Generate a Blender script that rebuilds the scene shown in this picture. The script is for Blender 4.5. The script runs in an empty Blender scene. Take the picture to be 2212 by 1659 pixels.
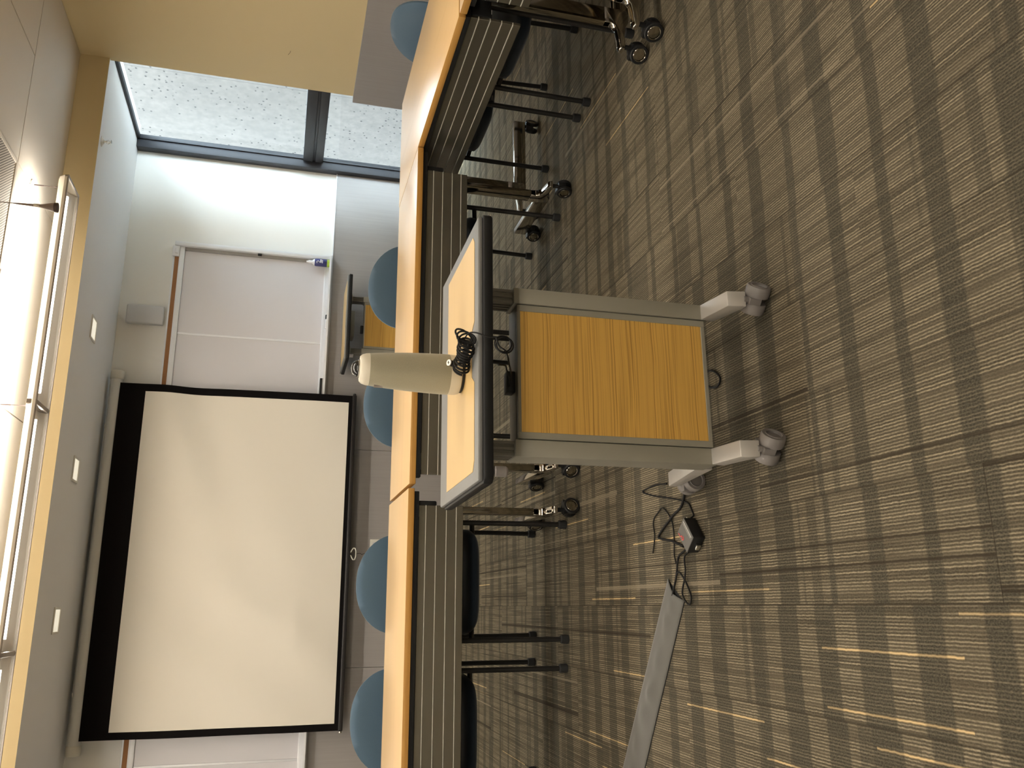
import bpy, bmesh, math, random
from mathutils import Vector, Matrix
random.seed(7)
sc = bpy.context.scene
COL = sc.collection
PI = math.pi

# ------------------------------------------------------------------ camera
cam_d = bpy.data.cameras.new('camera')
cam = bpy.data.objects.new('camera', cam_d)
COL.objects.link(cam)
cam_d.sensor_fit = 'HORIZONTAL'
cam_d.sensor_width = 36.0
cam_d.lens = 1820.63 / 2212 * 36.0
cam_d.clip_start = 0.05
cam_d.clip_end = 100
CAMH = 1.237
yaw, pitch, roll = math.radians(15.288), math.radians(14.827), math.radians(-3.709)
fw = Vector((math.sin(yaw) * math.cos(pitch), math.cos(yaw) * math.cos(pitch), -math.sin(pitch)))
rt = Vector((math.cos(yaw), -math.sin(yaw), 0))
dn = fw.cross(rt)
r2 = math.cos(roll) * rt + math.sin(roll) * dn
d2 = -math.sin(roll) * rt + math.cos(roll) * dn
# the photograph lies on its side: its right is the room's down, its top is the room's right
mx = Matrix((d2, r2, -fw)).transposed().to_4x4()
mx.translation = Vector((0, 0, CAMH))
cam.matrix_world = mx
sc.camera = cam

# ------------------------------------------------------------------ world, exposure
world = bpy.data.worlds.new('overcast_sky')
sc.world = world
world.use_nodes = True
bg = world.node_tree.nodes['Background']
bg.inputs['Color'].default_value = (0.74, 0.88, 1.0, 1)
bg.inputs['Strength'].default_value = 9.0
sc.view_settings.view_transform = 'Standard'
sc.view_settings.look = 'None'
sc.view_settings.exposure = 1.2
sc.view_settings.gamma = 1.0
sc.view_settings.use_curve_mapping = False


def area_lamp(name, loc, sx, sy, power, color, up=False):
    d = bpy.data.lights.new(name, 'AREA')
    d.shape = 'RECTANGLE'
    d.size = sx
    d.size_y = sy
    d.energy = power
    d.color = color
    o = bpy.data.objects.new(name, d)
    COL.objects.link(o)
    o.location = loc
    if up:
        o.rotation_euler = (PI, 0, 0)
    return o


WARM = (1.0, 0.95, 0.86)
UP_W, DOWN_W = 42.0, 15.0
PEND_Y, PEND_Z = 4.72, 2.455
for yy, k in ((PEND_Y, 0.62), (1.9, 1.1), (-0.9, 1.1)):  # second and third rows are unseen pendants, added to fill the room
    x0, x1 = -2.66, 2.26
    area_lamp('pendant_uplight', ((x0 + x1) / 2, yy, PEND_Z + 0.068), x1 - x0 - 0.1, 0.16, UP_W * k, WARM, True)
    area_lamp('pendant_downlight', ((x0 + x1) / 2, yy, PEND_Z + 0.008), x1 - x0 - 0.1, 0.05, DOWN_W * 1.25, WARM)

# ------------------------------------------------------------------ materials


class NT:
    """small helper round a node tree"""

    def __init__(s, name):
        s.m = bpy.data.materials.new(name)
        s.m.use_nodes = True
        s.t = s.m.node_tree
        s.b = s.t.nodes['Principled BSDF']

    def n(s, typ, **kw):
        x = s.t.nodes.new(typ)
        for k, v in kw.items():
            setattr(x, k, v)
        return x

    def link(s, a, b):
        s.t.links.new(a, b)

    def val(s, sock, v):
        if hasattr(v, 'is_output'):
            s.link(v, sock)
        else:
            sock.default_value = v

    def math(s, op, a, b=0.0, c=0.0, clamp=False):
        x = s.n('ShaderNodeMath', operation=op)
        x.use_clamp = clamp
        s.val(x.inputs[0], a)
        s.val(x.inputs[1], b)
        s.val(x.inputs[2], c)
        return x.outputs[0]

    def xyz(s, a, b, c=0.0):
        x = s.n('ShaderNodeCombineXYZ')
        s.val(x.inputs[0], a)
        s.val(x.inputs[1], b)
        s.val(x.inputs[2], c)
        return x.outputs[0]

    def noise(s, vec, scale=1.0, detail=2.0, rough=0.5, dist=0.0):
        x = s.n('ShaderNodeTexNoise')
        s.link(vec, x.inputs['Vector'])
        x.inputs['Scale'].default_value = scale
        x.inputs['Detail'].default_value = detail
        x.inputs['Roughness'].default_value = rough
        x.inputs['Distortion'].default_value = dist
        return x.outputs[0]

    def white(s, vec):
        x = s.n('ShaderNodeTexWhiteNoise', noise_dimensions='3D')
        s.link(vec, x.inputs['Vector'])
        return x.outputs['Value']

    def step(s, v, lo, hi):
        x = s.n('ShaderNodeMapRange', interpolation_type='SMOOTHSTEP')
        s.val(x.inputs[0], v)
        x.inputs[1].default_value = lo
        x.inputs[2].default_value = hi
        return x.outputs[0]

    def rng(s, v, a, b, c, d):
        x = s.n('ShaderNodeMapRange')
        s.val(x.inputs[0], v)
        for i, q in enumerate((a, b, c, d)):
            x.inputs[i + 1].default_value = q
        return x.outputs[0]

    def mix(s, f, a, b, mode='MIX'):
        x = s.n('ShaderNodeMix', data_type='RGBA', blend_type=mode)
        s.val(x.inputs[0], f)
        for sock, v in ((x.inputs[6], a), (x.inputs[7], b)):
            if hasattr(v, 'is_output'):
                s.link(v, sock)
            else:
                sock.default_value = (*v, 1)
        return x.outputs[2]

    def pos(s):
        g = s.n('ShaderNodeNewGeometry')
        x = s.n('ShaderNodeSeparateXYZ')
        s.link(g.outputs['Position'], x.inputs[0])
        return g.outputs['Position'], x.outputs[0], x.outputs[1], x.outputs[2]

    def obj(s):
        g = s.n('ShaderNodeTexCoord')
        x = s.n('ShaderNodeSeparateXYZ')
        s.link(g.outputs['Object'], x.inputs[0])
        return g.outputs['Object'], x.outputs[0], x.outputs[1], x.outputs[2]

    def color(s, c):
        s.val(s.b.inputs['Base Color'], c if hasattr(c, 'is_output') else (*c, 1))

    def bump(s, h, strength=0.2, dist=0.01):
        x = s.n('ShaderNodeBump')
        x.inputs['Strength'].default_value = strength
        x.inputs['Distance'].default_value = dist
        s.link(h, x.inputs['Height'])
        s.link(x.outputs[0], s.b.inputs['Normal'])


def plain(name, col, rough=0.5, metal=0.0, var=0.06, scale=30.0, spec=0.5, bump=0.0):
    m = NT(name)
    p, x, y, z = m.obj()
    f = m.noise(p, scale, 3.0)
    dark = tuple(c * (1 - var) for c in col)
    lite = tuple(min(1, c * (1 + var)) for c in col)
    m.color(m.mix(f, dark, lite))
    m.b.inputs['Roughness'].default_value = rough
    m.b.inputs['Metallic'].default_value = metal
    m.b.inputs['Specular IOR Level'].default_value = spec
    if bump:
        m.bump(m.noise(p, scale * 8, 2.0), bump, 0.002)
    return m.m


def emit(name, col, strength, base=(0.8, 0.8, 0.8)):
    m = NT(name)
    m.color(base)
    m.b.inputs['Emission Color'].default_value = (*col, 1)
    m.b.inputs['Emission Strength'].default_value = strength
    return m.m


def carpet_mat():
    m = NT('carpet')
    p, X0, Y, Z = m.pos()
    wig = m.noise(m.xyz(m.math('MULTIPLY', X0, 25.0), m.math('MULTIPLY', Y, 70.0)), 1.0, 1.0)
    X = m.math('ADD', X0, m.math('MULTIPLY', m.math('SUBTRACT', wig, 0.5), 0.0028))
    PW = 0.25
    px = m.math('FLOOR', m.math('DIVIDE', X0, PW))
    stag = m.white(m.xyz(px, 3.0, 1.0))
    pyf = m.math('ADD', Y, m.math('MULTIPLY', m.math('ROUND', m.math('MULTIPLY', stag, 3)), 0.25))
    py = m.math('FLOOR', pyf)
    idn = m.white(m.xyz(px, py, 5.0))
    # yarn rows, 7 mm apart, running away from the camera
    RP = 0.0072
    rx = m.math('DIVIDE', X, RP)
    rid = m.math('FLOOR', rx)
    tri = m.math('SUBTRACT', 1.0, m.math('ABSOLUTE', m.math('SUBTRACT', m.math('MULTIPLY', m.math('FRACT', rx), 2.0), 1.0)))
    row = m.step(tri, 0.30, 0.80)
    rowk = m.noise(m.xyz(m.math('MULTIPLY', rid, 3.7), m.math('ADD', m.math('MULTIPLY', Y, 2.2), m.math('MULTIPLY', idn, 30.0))), 1.0, 1.0)
    rown = m.rng(rowk, 0.32, 0.62, 0.12, 1.0)
    med = m.noise(m.xyz(m.math('MULTIPLY', X, 24.0), m.math('ADD', m.math('MULTIPLY', Y, 0.9), m.math('MULTIPLY', idn, 90.0))), 1.0, 1.5, 0.55)
    speck = m.noise(m.xyz(m.math('MULTIPLY', X, 330.0), m.math('MULTIPLY', Y, 210.0)), 1.0, 1.0)
    tuft = m.noise(m.xyz(m.math('MULTIPLY', X, 120.0), m.math('MULTIPLY', Y, 120.0)), 1.0, 2.0)
    # darker bands across, shifting a little from plank to plank
    jit = m.math('MULTIPLY', m.math('SUBTRACT', m.white(m.xyz(px, 4.0, 9.0)), 0.5), 0.028)
    big = m.noise(m.xyz(m.math('MULTIPLY', Y, 1.3), 0.0, 4.0), 1.0, 1.0)
    yb = m.math('ADD', m.math('ADD', Y, jit), m.math('MULTIPLY', big, 0.30))
    yc = m.math('DIVIDE', yb, 0.17)
    bw = m.white(m.xyz(m.math('FLOOR', yc), m.math('FLOOR', m.math('DIVIDE', X0, PW * 4)), 6.0))
    fr_ = m.math('FRACT', yc)
    wide = m.math('ADD', m.math('MULTIPLY', bw, 0.42), 0.16)
    ed = m.math('SUBTRACT', fr_, wide)
    b1 = m.math('MULTIPLY', m.step(ed, 0.03, -0.03), m.step(fr_, 0.0, 0.05))
    b2 = m.noise(m.xyz(m.math('MULTIPLY', yb, 13.0), m.math('MULTIPLY', px, 0.9), 7.7), 1.0, 1.0, 0.5)
    bandm = m.math('MAXIMUM', b1, m.math('MULTIPLY', m.step(b2, 0.61, 0.63), 0.7))
    amp = m.math('MULTIPLY', m.math('MULTIPLY', row, rown), m.rng(bandm, 0, 1, 1.0, 0.36))
    amp = m.math('MULTIPLY', amp, m.rng(tuft, 0.35, 0.6, 0.55, 1.0))
    base = m.mix(m.rng(med, 0.36, 0.62, 0.0, 1.0), (0.048, 0.039, 0.025), (0.080, 0.066, 0.043))
    base = m.mix(bandm, base, (0.038, 0.034, 0.024))
    base = m.mix(m.rng(speck, 0.35, 0.68, 0.0, 0.45), base, (0.130, 0.112, 0.080))
    col = m.mix(amp, base, (0.290, 0.245, 0.165))
    # long dark grooves and plain greyish threads
    tl = m.noise(m.xyz(m.math('MULTIPLY', X, 22.0), m.math('ADD', m.math('MULTIPLY', py, 7.1), m.math('MULTIPLY', idn, 50.0)), 8.0), 1.0, 2.0, 0.75)
    dthr = m.step(tl, 0.37, 0.33)
    col = m.mix(m.math('MULTIPLY', dthr, 0.8), col, (0.034, 0.026, 0.017))
    lthr = m.step(tl, 0.66, 0.68)
    col = m.mix(m.math('MULTIPLY', lthr, 0.55), col, (0.26, 0.215, 0.150))
    # rare bright sand-coloured threads
    y4 = m.math('FLOOR', m.math('MULTIPLY', m.math('ADD', Y, m.math('MULTIPLY', stag, 1.7)), 2.3))
    hot = m.white(m.xyz(m.math('FLOOR', m.math('DIVIDE', X, RP)), y4, 21.0))
    hotm = m.math('MULTIPLY', m.step(hot, 0.992, 0.9935), m.math('MULTIPLY', m.rng(row, 0.0, 1.0, 0.25, 1.0), m.rng(bandm, 0, 1, 1.0, 0.55)))
    col = m.mix(m.math('MULTIPLY', hotm, 0.9), col, (0.62, 0.45, 0.23))
    # tile seams
    fy = m.math('ABSOLUTE', m.math('SUBTRACT', m.math('FRACT', pyf), 0.5))
    seam = m.math('MULTIPLY', m.step(fy, 0.4970, 0.4985), m.step(m.white(m.xyz(px, py, 44.0)), 0.70, 0.75))
    col = m.mix(m.math('MULTIPLY', seam, 0.7), col, (0.03, 0.023, 0.015))
    fx = m.math('ABSOLUTE', m.math('SUBTRACT', m.math('FRACT', m.math('DIVIDE', X0, PW)), 0.5))
    seamx = m.step(fx, 0.486, 0.493)
    col = m.mix(m.math('MULTIPLY', seamx, 0.55), col, (0.032, 0.025, 0.016))
    m.color(col)
    m.b.inputs['Roughness'].default_value = 0.95
    m.b.inputs['Specular IOR Level'].default_value = 0.15
    m.bump(m.math('ADD', m.math('MULTIPLY', row, 0.7), speck), 0.35, 0.004)
    return m.m


def wood_mat(name, base, dark, axis='X', scale=1.0, contrast=1.0, rough=0.45, coat=0.0):
    """grain running along the local axis"""
    m = NT(name)
    p, X, Y, Z = m.obj()
    a, b, c = {'X': (X, Z, Y), 'Y': (Y, X, Z)}[axis]
    wob = m.noise(m.xyz(m.math('MULTIPLY', a, 3.0), m.math('MULTIPLY', b, 5.0), c), 1.0, 2.0)
    bb = m.math('ADD', b, m.math('MULTIPLY', wob, 0.016))
    g1 = m.noise(m.xyz(m.math('MULTIPLY', a, 1.6 * scale), m.math('MULTIPLY', bb, 240.0 * scale), m.math('MULTIPLY', c, 20.0)), 1.0, 2.0, 0.6)
    g2 = m.noise(m.xyz(m.math('MULTIPLY', a, 0.8 * scale), m.math('MULTIPLY', bb, 26.0 * scale), m.math('MULTIPLY', c, 5.0)), 1.0, 2.0)
    g = m.math('ADD', m.math('MULTIPLY', m.step(g1, 0.52, 0.40), m.rng(g2, 0.38, 0.6, 0.15, 0.9)), m.rng(g2, 0.3, 0.7, 0.15, -0.05), clamp=True)
    col = m.mix(m.math('MULTIPLY', g, contrast), base, dark)
    m.color(col)
    m.b.inputs['Roughness'].default_value = rough
    m.b.inputs['Coat Weight'].default_value = coat
    m.b.inputs['Coat Roughness'].default_value = 0.25
    return m.m


def concrete_mat():
    m = NT('board_marked_concrete')
    p, X, Y, Z = m.pos()
    n1 = m.noise(p, 1.3, 4.0, 0.6)
    n2 = m.noise(p, 14.0, 4.0, 0.6)
    col = m.mix(n1, (0.205, 0.187, 0.170), (0.310, 0.283, 0.258))
    col = m.mix(m.rng(n2, 0.35, 0.65, 0.0, 0.5), col, (0.17, 0.157, 0.146))
    v = m.n('ShaderNodeTexVoronoi', feature='F1')
    v.inputs['Scale'].default_value = 19.0
    wv = m.n('ShaderNodeMapping')
    wv.inputs['Scale'].default_value = (1, 0.8, 0.9)
    m.link(p, wv.inputs[0])
    m.link(wv.outputs[0], v.inputs['Vector'])
    pick = m.math('ADD', m.math('MULTIPLY', m.noise(p, 1.4, 2.0), 1.1), m.math('MULTIPLY', m.white(v.outputs['Position']), 0.45))
    pit = m.math('MULTIPLY', m.step(v.outputs['Distance'], 0.27, 0.12), m.step(pick, 0.76, 0.82))
    col = m.mix(m.math('MULTIPLY', pit, 0.8), col, (0.025, 0.025, 0.027))
    fl = m.math('ABSOLUTE', m.math('SUBTRACT', m.math('FRACT', m.math('DIVIDE', m.math('SUBTRACT', Y, 8.62), 1.6)), 0.5))
    ln = m.step(fl, 0.4975, 0.4985)
    col = m.mix(m.math('MULTIPLY', ln, 0.55), col, (0.03, 0.03, 0.03))
    m.color(col)
    m.b.inputs['Roughness'].default_value = 0.9
    m.bump(n2, 0.2, 0.01)
    return m.m


def grille_mat():
    m = NT('slotted_metal')
    p, X, Y, Z = m.pos()
    t = m.math('ADD', m.math('MULTIPLY', X, 0.80), m.math('MULTIPLY', Y, -0.60))
    f = m.math('FRACT', m.math('DIVIDE', t, 0.0125))
    col = m.mix(m.step(f, 0.35, 0.55), (0.72, 0.66, 0.58), (0.20, 0.17, 0.14))
    m.color(col)
    m.b.inputs['Roughness'].default_value = 0.6
    return m.m


def glass_mat():
    m = NT('window_glass')
    t = m.t
    out = [n for n in t.nodes if n.type == 'OUTPUT_MATERIAL'][0]
    tr = m.n('ShaderNodeBsdfTransparent')
    tr.inputs[0].default_value = (0.96, 0.98, 0.975, 1)
    gl = m.n('ShaderNodeBsdfGlossy')
    gl.inputs['Roughness'].default_value = 0.0
    fr = m.n('ShaderNodeLayerWeight')
    fr.inputs[0].default_value = 0.5
    mx_ = m.n('ShaderNodeMixShader')
    m.link(m.math('ADD', m.math('MULTIPLY', m.math('POWER', fr.outputs['Facing'], 4.0), 0.22), 0.015), mx_.inputs[0])
    m.link(tr.outputs[0], mx_.inputs[1])
    m.link(gl.outputs[0], mx_.inputs[2])
    m.link(mx_.outputs[0], out.inputs['Surface'])
    t.nodes.remove(m.b)
    return m.m


def laminate_mat():
    m = NT('grey_laminate')
    p, X, Y, Z = m.pos()
    n = m.noise(m.xyz(m.math('MULTIPLY', X, 90.0), m.math('MULTIPLY', Y, 90.0), m.math('MULTIPLY', Z, 2.5)), 1.0, 2.0)
    m.color(m.mix(n, (0.275, 0.255, 0.245), (0.325, 0.305, 0.295)))
    m.b.inputs['Roughness'].default_value = 0.33
    return m.m


def brushed_mat(name, a, b, rough=0.35, metal=0.85):
    m = NT(name)
    p, X, Y, Z = m.obj()
    n = m.noise(m.xyz(m.math('MULTIPLY', X, 3.0), m.math('MULTIPLY', Y, 60.0), m.math('MULTIPLY', Z, 260.0)), 1.0, 2.0)
    m.color(m.mix(n, a, b))
    m.b.inputs['Roughness'].default_value = rough
    m.b.inputs['Metallic'].default_value = metal
    return m.m


def fabric_mat(name, a, b):
    m = NT(name)
    p, X, Y, Z = m.obj()
    n = m.noise(p, 420.0, 2.0)
    m.color(m.mix(n, a, b))
    m.b.inputs['Roughness'].default_value = 0.95
    m.b.inputs['Sheen Weight'].default_value = 0.25
    m.b.inputs['Specular IOR Level'].default_value = 0.2
    m.bump(n, 0.15, 0.002)
    return m.m


M = {}
M['carpet'] = carpet_mat()
M['paint_white'] = plain('offwhite_paint', (0.79, 0.78, 0.745), 0.7, var=0.01, scale=3)
M['paint_soffit'] = plain('soffit_white_paint', (0.77, 0.77, 0.775), 0.75, var=0.01, scale=3)
M['paint_yellow'] = plain('ochre_yellow_paint', (0.585, 0.475, 0.275), 0.7, var=0.015, scale=3)
M['ceil_panel'] = plain('ceiling_panel_paint', (0.67, 0.61, 0.53), 0.55, var=0.015, scale=4)
M['ceil_gap'] = plain('ceiling_gap_shadow', (0.13, 0.10, 0.07), 0.8)
M['laminate'] = laminate_mat()
M['concrete'] = concrete_mat()
M['grille'] = grille_mat()
M['glass'] = glass_mat()
M['frame_dark'] = plain('dark_anodised_frame', (0.035, 0.036, 0.042), 0.5, 0.2)
M['table_wood'] = wood_mat('maple_laminate', (0.74, 0.51, 0.26), (0.64, 0.42, 0.19), 'X', 0.35, 0.35, 0.33, 0.15)
M['table_edge'] = wood_mat('maple_edge_band', (0.44, 0.225, 0.05), (0.36, 0.175, 0.035), 'X', 0.4, 0.6, 0.45)
M['cart_top_wood'] = wood_mat('pale_oak_laminate', (0.57, 0.39, 0.165), (0.49, 0.31, 0.115), 'X', 0.4, 0.4, 0.42, 0.1)
M['cart_wood'] = wood_mat('oak_veneer', (0.66, 0.385, 0.085), (0.30, 0.15, 0.025), 'X', 1.0, 0.8, 0.5)
M['cart_grey'] = plain('grey_powder_coat', (0.315, 0.298, 0.245), 0.5, 0.25, var=0.03)
M['cart_dark'] = plain('dark_grey_aluminium', (0.19, 0.18, 0.155), 0.4, 0.4, var=0.03)
M['cart_rim'] = plain('grey_rim', (0.19, 0.19, 0.185), 0.5, 0.1, var=0.03)
M['cart_silver'] = plain('silver_foot_paint', (0.50, 0.475, 0.44), 0.42, 0.3, var=0.03)
M['caster_grey'] = plain('grey_caster_plastic', (0.185, 0.168, 0.158), 0.45)
M['black_edge'] = plain('black_soft_edge', (0.008, 0.008, 0.008), 0.55, spec=0.3)
M['black_plastic'] = plain('black_plastic', (0.010, 0.010, 0.010), 0.5, spec=0.35)
M['black_tube'] = plain('black_steel_tube', (0.012, 0.011, 0.010), 0.42, 0.0, spec=0.4)
M['rubber'] = plain('black_rubber', (0.012, 0.012, 0.012), 0.8)
M['cable'] = plain('black_cable', (0.006, 0.0055, 0.005), 0.6, spec=0.25)
M['chrome'] = plain('polished_chrome', (0.62, 0.58, 0.52), 0.12, 1.0, var=0.02)
M['dark_chrome'] = brushed_mat('dark_mirror_nickel', (0.36, 0.33, 0.28), (0.40, 0.37, 0.31), 0.10, 1.0)
M['panel_metal'] = brushed_mat('bronze_grey_metal', (0.26, 0.24, 0.19), (0.28, 0.26, 0.207), 0.27, 0.9)
M['panel_line'] = plain('bright_panel_joint', (0.72, 0.68, 0.60), 0.35, 0.2)
M['bracket_grey'] = plain('light_grey_plastic', (0.40, 0.385, 0.365), 0.5)
M['seat_blue'] = fabric_mat('slate_blue_fabric', (0.056, 0.100, 0.150), (0.074, 0.124, 0.180))
M['seat_dark'] = fabric_mat('dark_navy_fabric', (0.010, 0.016, 0.024), (0.014, 0.022, 0.032))
M['screen_white'] = plain('matte_screen_white', (0.72, 0.675, 0.59), 0.9, var=0.01, scale=2)
M['screen_black'] = plain('matte_screen_black', (0.006, 0.005, 0.005), 0.9, spec=0.1)
M['case_white'] = plain('white_enamel', (0.60, 0.60, 0.58), 0.4, var=0.01)
M['cap_white'] = plain('offwhite_plastic', (0.62, 0.60, 0.53), 0.45, var=0.01)
M['bar_black'] = plain('black_bar', (0.022, 0.020, 0.020), 0.35, 0.3)
M['board_white'] = plain('whiteboard_enamel', (0.61, 0.60, 0.63), 0.32, var=0.01, scale=2)
M['board_alu'] = plain('satin_aluminium', (0.74, 0.75, 0.78), 0.4, 0.1, var=0.02)
M['return_shade_felt'] = plain('grey_return_shade_felt', (0.30, 0.29, 0.28), 0.6)  # grey for the frame return with painted shade, and for the eraser felt
M['cork'] = plain('tan_cork', (0.30, 0.145, 0.062), 0.9, var=0.2, scale=260)
M['box_white'] = plain('white_plastic_box', (0.56, 0.56, 0.57), 0.45, var=0.01)
M['owl_cloth'] = fabric_mat('greige_speaker_cloth', (0.285, 0.26, 0.182), (0.335, 0.305, 0.215))
M['owl_plastic'] = plain('ivory_plastic', (0.58, 0.53, 0.42), 0.4, var=0.02)
M['lens_black'] = plain('smoked_lens', (0.02, 0.02, 0.02), 0.08)
M['steel'] = plain('bright_steel', (0.7, 0.68, 0.63), 0.25, 1.0)
M['plug_white'] = plain('white_plug_face', (0.82, 0.78, 0.68), 0.5)
M['lamp_tube'] = emit('warm_lamp_tube', (1.0, 0.90, 0.74), 2.5)
M['lamp_body'] = plain('fixture_white_paint', (0.80, 0.75, 0.66), 0.45, var=0.01)
M['lamp_reflector'] = plain('fixture_reflector', (0.74, 0.71, 0.67), 0.35, 0.2, var=0.01)
M['lamp_trim'] = plain('fixture_grey_trim', (0.28, 0.24, 0.21), 0.45, 0.3)
M['can_trim'] = plain('downlight_white_trim', (0.72, 0.70, 0.66), 0.5)
M['can_glow'] = emit('downlight_lens', (1.0, 0.92, 0.72), 0.28)
M['mic'] = plain('brown_grey_mic', (0.27, 0.22, 0.20), 0.5)
M['mic_dark'] = plain('dark_mic_foam', (0.06, 0.04, 0.035), 0.8)
M['bottle_white'] = plain('white_bottle', (0.75, 0.75, 0.78), 0.4)
M['bottle_blue'] = plain('navy_bottle_label', (0.035, 0.04, 0.16), 0.4)
M['bottle_lime'] = plain('lime_bottle_base', (0.42, 0.60, 0.08), 0.4)
M['strip_grey'] = fabric_mat('grey_cord_cover_cloth', (0.100, 0.097, 0.088), (0.120, 0.116, 0.105))
M['avbox_top'] = plain('grey_device_lid', (0.115, 0.11, 0.10), 0.5)
M['avbox_red'] = plain('red_print', (0.80, 0.10, 0.09), 0.5)
M['avbox_white'] = plain('white_print', (0.62, 0.60, 0.55), 0.5)
M['ground'] = plain('pale_gravel', (0.55, 0.55, 0.55), 0.9, var=0.3, scale=60)

# ------------------------------------------------------------------ mesh helpers


class MB:
    def __init__(s):
        s.bm = bmesh.new()
        s.mi = 0

    def _take(s, geom_verts, fn=None):
        fs = set()
        for v in geom_verts:
            for f in v.link_faces:
                fs.add(f)
        for f in fs:
            f.material_index = s.mi
        return fs

    def box(s, x0, x1, y0, y1, z0, z1, bev=0.0, seg=2, rot=0.0, piv=None):
        r = bmesh.ops.create_cube(s.bm, size=1.0)
        vs = r['verts']
        for v in vs:
            v.co = Vector(((x0 + x1) / 2 + v.co.x * (x1 - x0), (y0 + y1) / 2 + v.co.y * (y1 - y0), (z0 + z1) / 2 + v.co.z * (z1 - z0)))
        s._take(vs)
        if rot:
            c = Vector(piv) if piv else Vector(((x0 + x1) / 2, (y0 + y1) / 2, 0))
            bmesh.ops.rotate(s.bm, cent=c, matrix=Matrix.Rotation(rot, 3, 'Z'), verts=vs)
        if bev > 0:
            es = list({e for v in vs for e in v.link_edges})
            bmesh.ops.bevel(s.bm, geom=es, offset=bev, segments=seg, affect='EDGES', profile=0.5)
        return s

    def prism(s, poly, lo, hi, axis='Z', bev=0.0):
        """poly of 2D points swept along an axis: Z -> (x,y), X -> (y,z), Y -> (x,z)"""
        def P(a, b, t):
            return {'Z': (a, b, t), 'X': (t, a, b), 'Y': (a, t, b)}[axis]
        A = [s.bm.verts.new(P(a, b, lo)) for a, b in poly]
        B = [s.bm.verts.new(P(a, b, hi)) for a, b in poly]
        n = len(poly)
        fs = [s.bm.faces.new(A[::-1]), s.bm.faces.new(B)]
        for i in range(n):
            fs.append(s.bm.faces.new((A[i], A[(i + 1) % n], B[(i + 1) % n], B[i])))
        for f in fs:
            f.material_index = s.mi
        bmesh.ops.recalc_face_normals(s.bm, faces=fs)
        if bev > 0:
            es = list({e for f in fs for e in f.edges})
            bmesh.ops.bevel(s.bm, geom=es, offset=bev, segments=2, affect='EDGES', profile=0.5)
        return s

    def tube(s, pts, r, seg=10, cap=True):
        pts = [Vector(p) for p in pts]
        rs = r if isinstance(r, (list, tuple)) else [r] * len(pts)
        rings = []
        t0 = (pts[1] - pts[0]).normalized()
        up = Vector((0, 0, 1)) if abs(t0.z) < 0.9 else Vector((1, 0, 0))
        nrm = (up - t0 * up.dot(t0)).normalized()
        for i, p in enumerate(pts):
            a = pts[max(i - 1, 0)]
            b = pts[min(i + 1, len(pts) - 1)]
            t = (b - a)
            t = t.normalized() if t.length > 1e-9 else t0
            nrm = nrm - t * nrm.dot(t)
            nrm = nrm.normalized() if nrm.length > 1e-6 else t.orthogonal().normalized()
            bn = t.cross(nrm)
            rings.append([s.bm.verts.new(p + (nrm * math.cos(2 * PI * k / seg) + bn * math.sin(2 * PI * k / seg)) * rs[i]) for k in range(seg)])
        fs = []
        for i in range(len(rings) - 1):
            for k in range(seg):
                fs.append(s.bm.faces.new((rings[i][k], rings[i][(k + 1) % seg], rings[i + 1][(k + 1) % seg], rings[i + 1][k])))
        if cap:
            fs.append(s.bm.faces.new(rings[0][::-1]))
            fs.append(s.bm.faces.new(rings[-1]))
        for f in fs:
            f.material_index = s.mi
        return s

    def lathe(s, prof, c=(0, 0, 0), axis=(0, 0, 1), seg=28, sx=1.0, sy=1.0, close=True):
        """prof: list of (radius, height) along axis"""
        ax = Vector(axis).normalized()
        u = ax.orthogonal().normalized()
        if abs(ax.z) > 0.99:
            u = Vector((1, 0, 0))
        w = ax.cross(u)
        c = Vector(c)
        rings = []
        for r, h in prof:
            rings.append([s.bm.verts.new(c + ax * h + u * (r * sx * math.cos(2 * PI * k / seg)) + w * (r * sy * math.sin(2 * PI * k / seg))) for k in range(seg)])
        fs = []
        for i in range(len(rings) - 1):
            for k in range(seg):
                fs.append(s.bm.faces.new((rings[i][k], rings[i][(k + 1) % seg], rings[i + 1][(k + 1) % seg], rings[i + 1][k])))
        if close:
            fs.append(s.bm.faces.new(rings[0][::-1]))
            fs.append(s.bm.faces.new(rings[-1]))
        for f in fs:
            f.material_index = s.mi
        return s

    def grid(s, nu, nv, fn, thick=0.0):
        V = [[s.bm.verts.new(fn(i / nu, j / nv)) for j in range(nv + 1)] for i in range(nu + 1)]
        for i in range(nu):
            for j in range(nv):
                f = s.bm.faces.new((V[i][j], V[i + 1][j], V[i + 1][j + 1], V[i][j + 1]))
                f.material_index = s.mi
        return V

    def build(s, name, mats, parent=None, smooth=35, loc=None):
        me = bpy.data.meshes.new(name)
        bmesh.ops.recalc_face_normals(s.bm, faces=s.bm.faces[:])
        s.bm.to_mesh(me)
        s.bm.free()
        if not isinstance(mats, (list, tuple)):
            mats = [mats]
        for m in mats:
            me.materials.append(m)
        if smooth:
            me.polygons.foreach_set('use_smooth', [True] * len(me.polygons))
            me.set_sharp_from_angle(angle=math.radians(smooth))
        o = bpy.data.objects.new(name, me)
        COL.objects.link(o)
        if parent is not None:
            o.parent = parent
        if loc is not None:
            o.location = loc
        return o


def curve_pts(pts, n=8):
    """Catmull-Rom through the points"""
    P = [Vector(p) for p in pts]
    out = []
    for i in range(len(P) - 1):
        p0 = P[i - 1] if i else P[0] * 2 - P[1]
        p1, p2 = P[i], P[i + 1]
        p3 = P[i + 2] if i + 2 < len(P) else P[-1] * 2 - P[-2]
        for k in range(n):
            t = k / n
            out.append(0.5 * ((2 * p1) + (p2 - p0) * t + (2 * p0 - 5 * p1 + 4 * p2 - p3) * t * t + (3 * p1 - p0 - 3 * p2 + p3) * t ** 3))
    out.append(P[-1])
    return out


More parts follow.
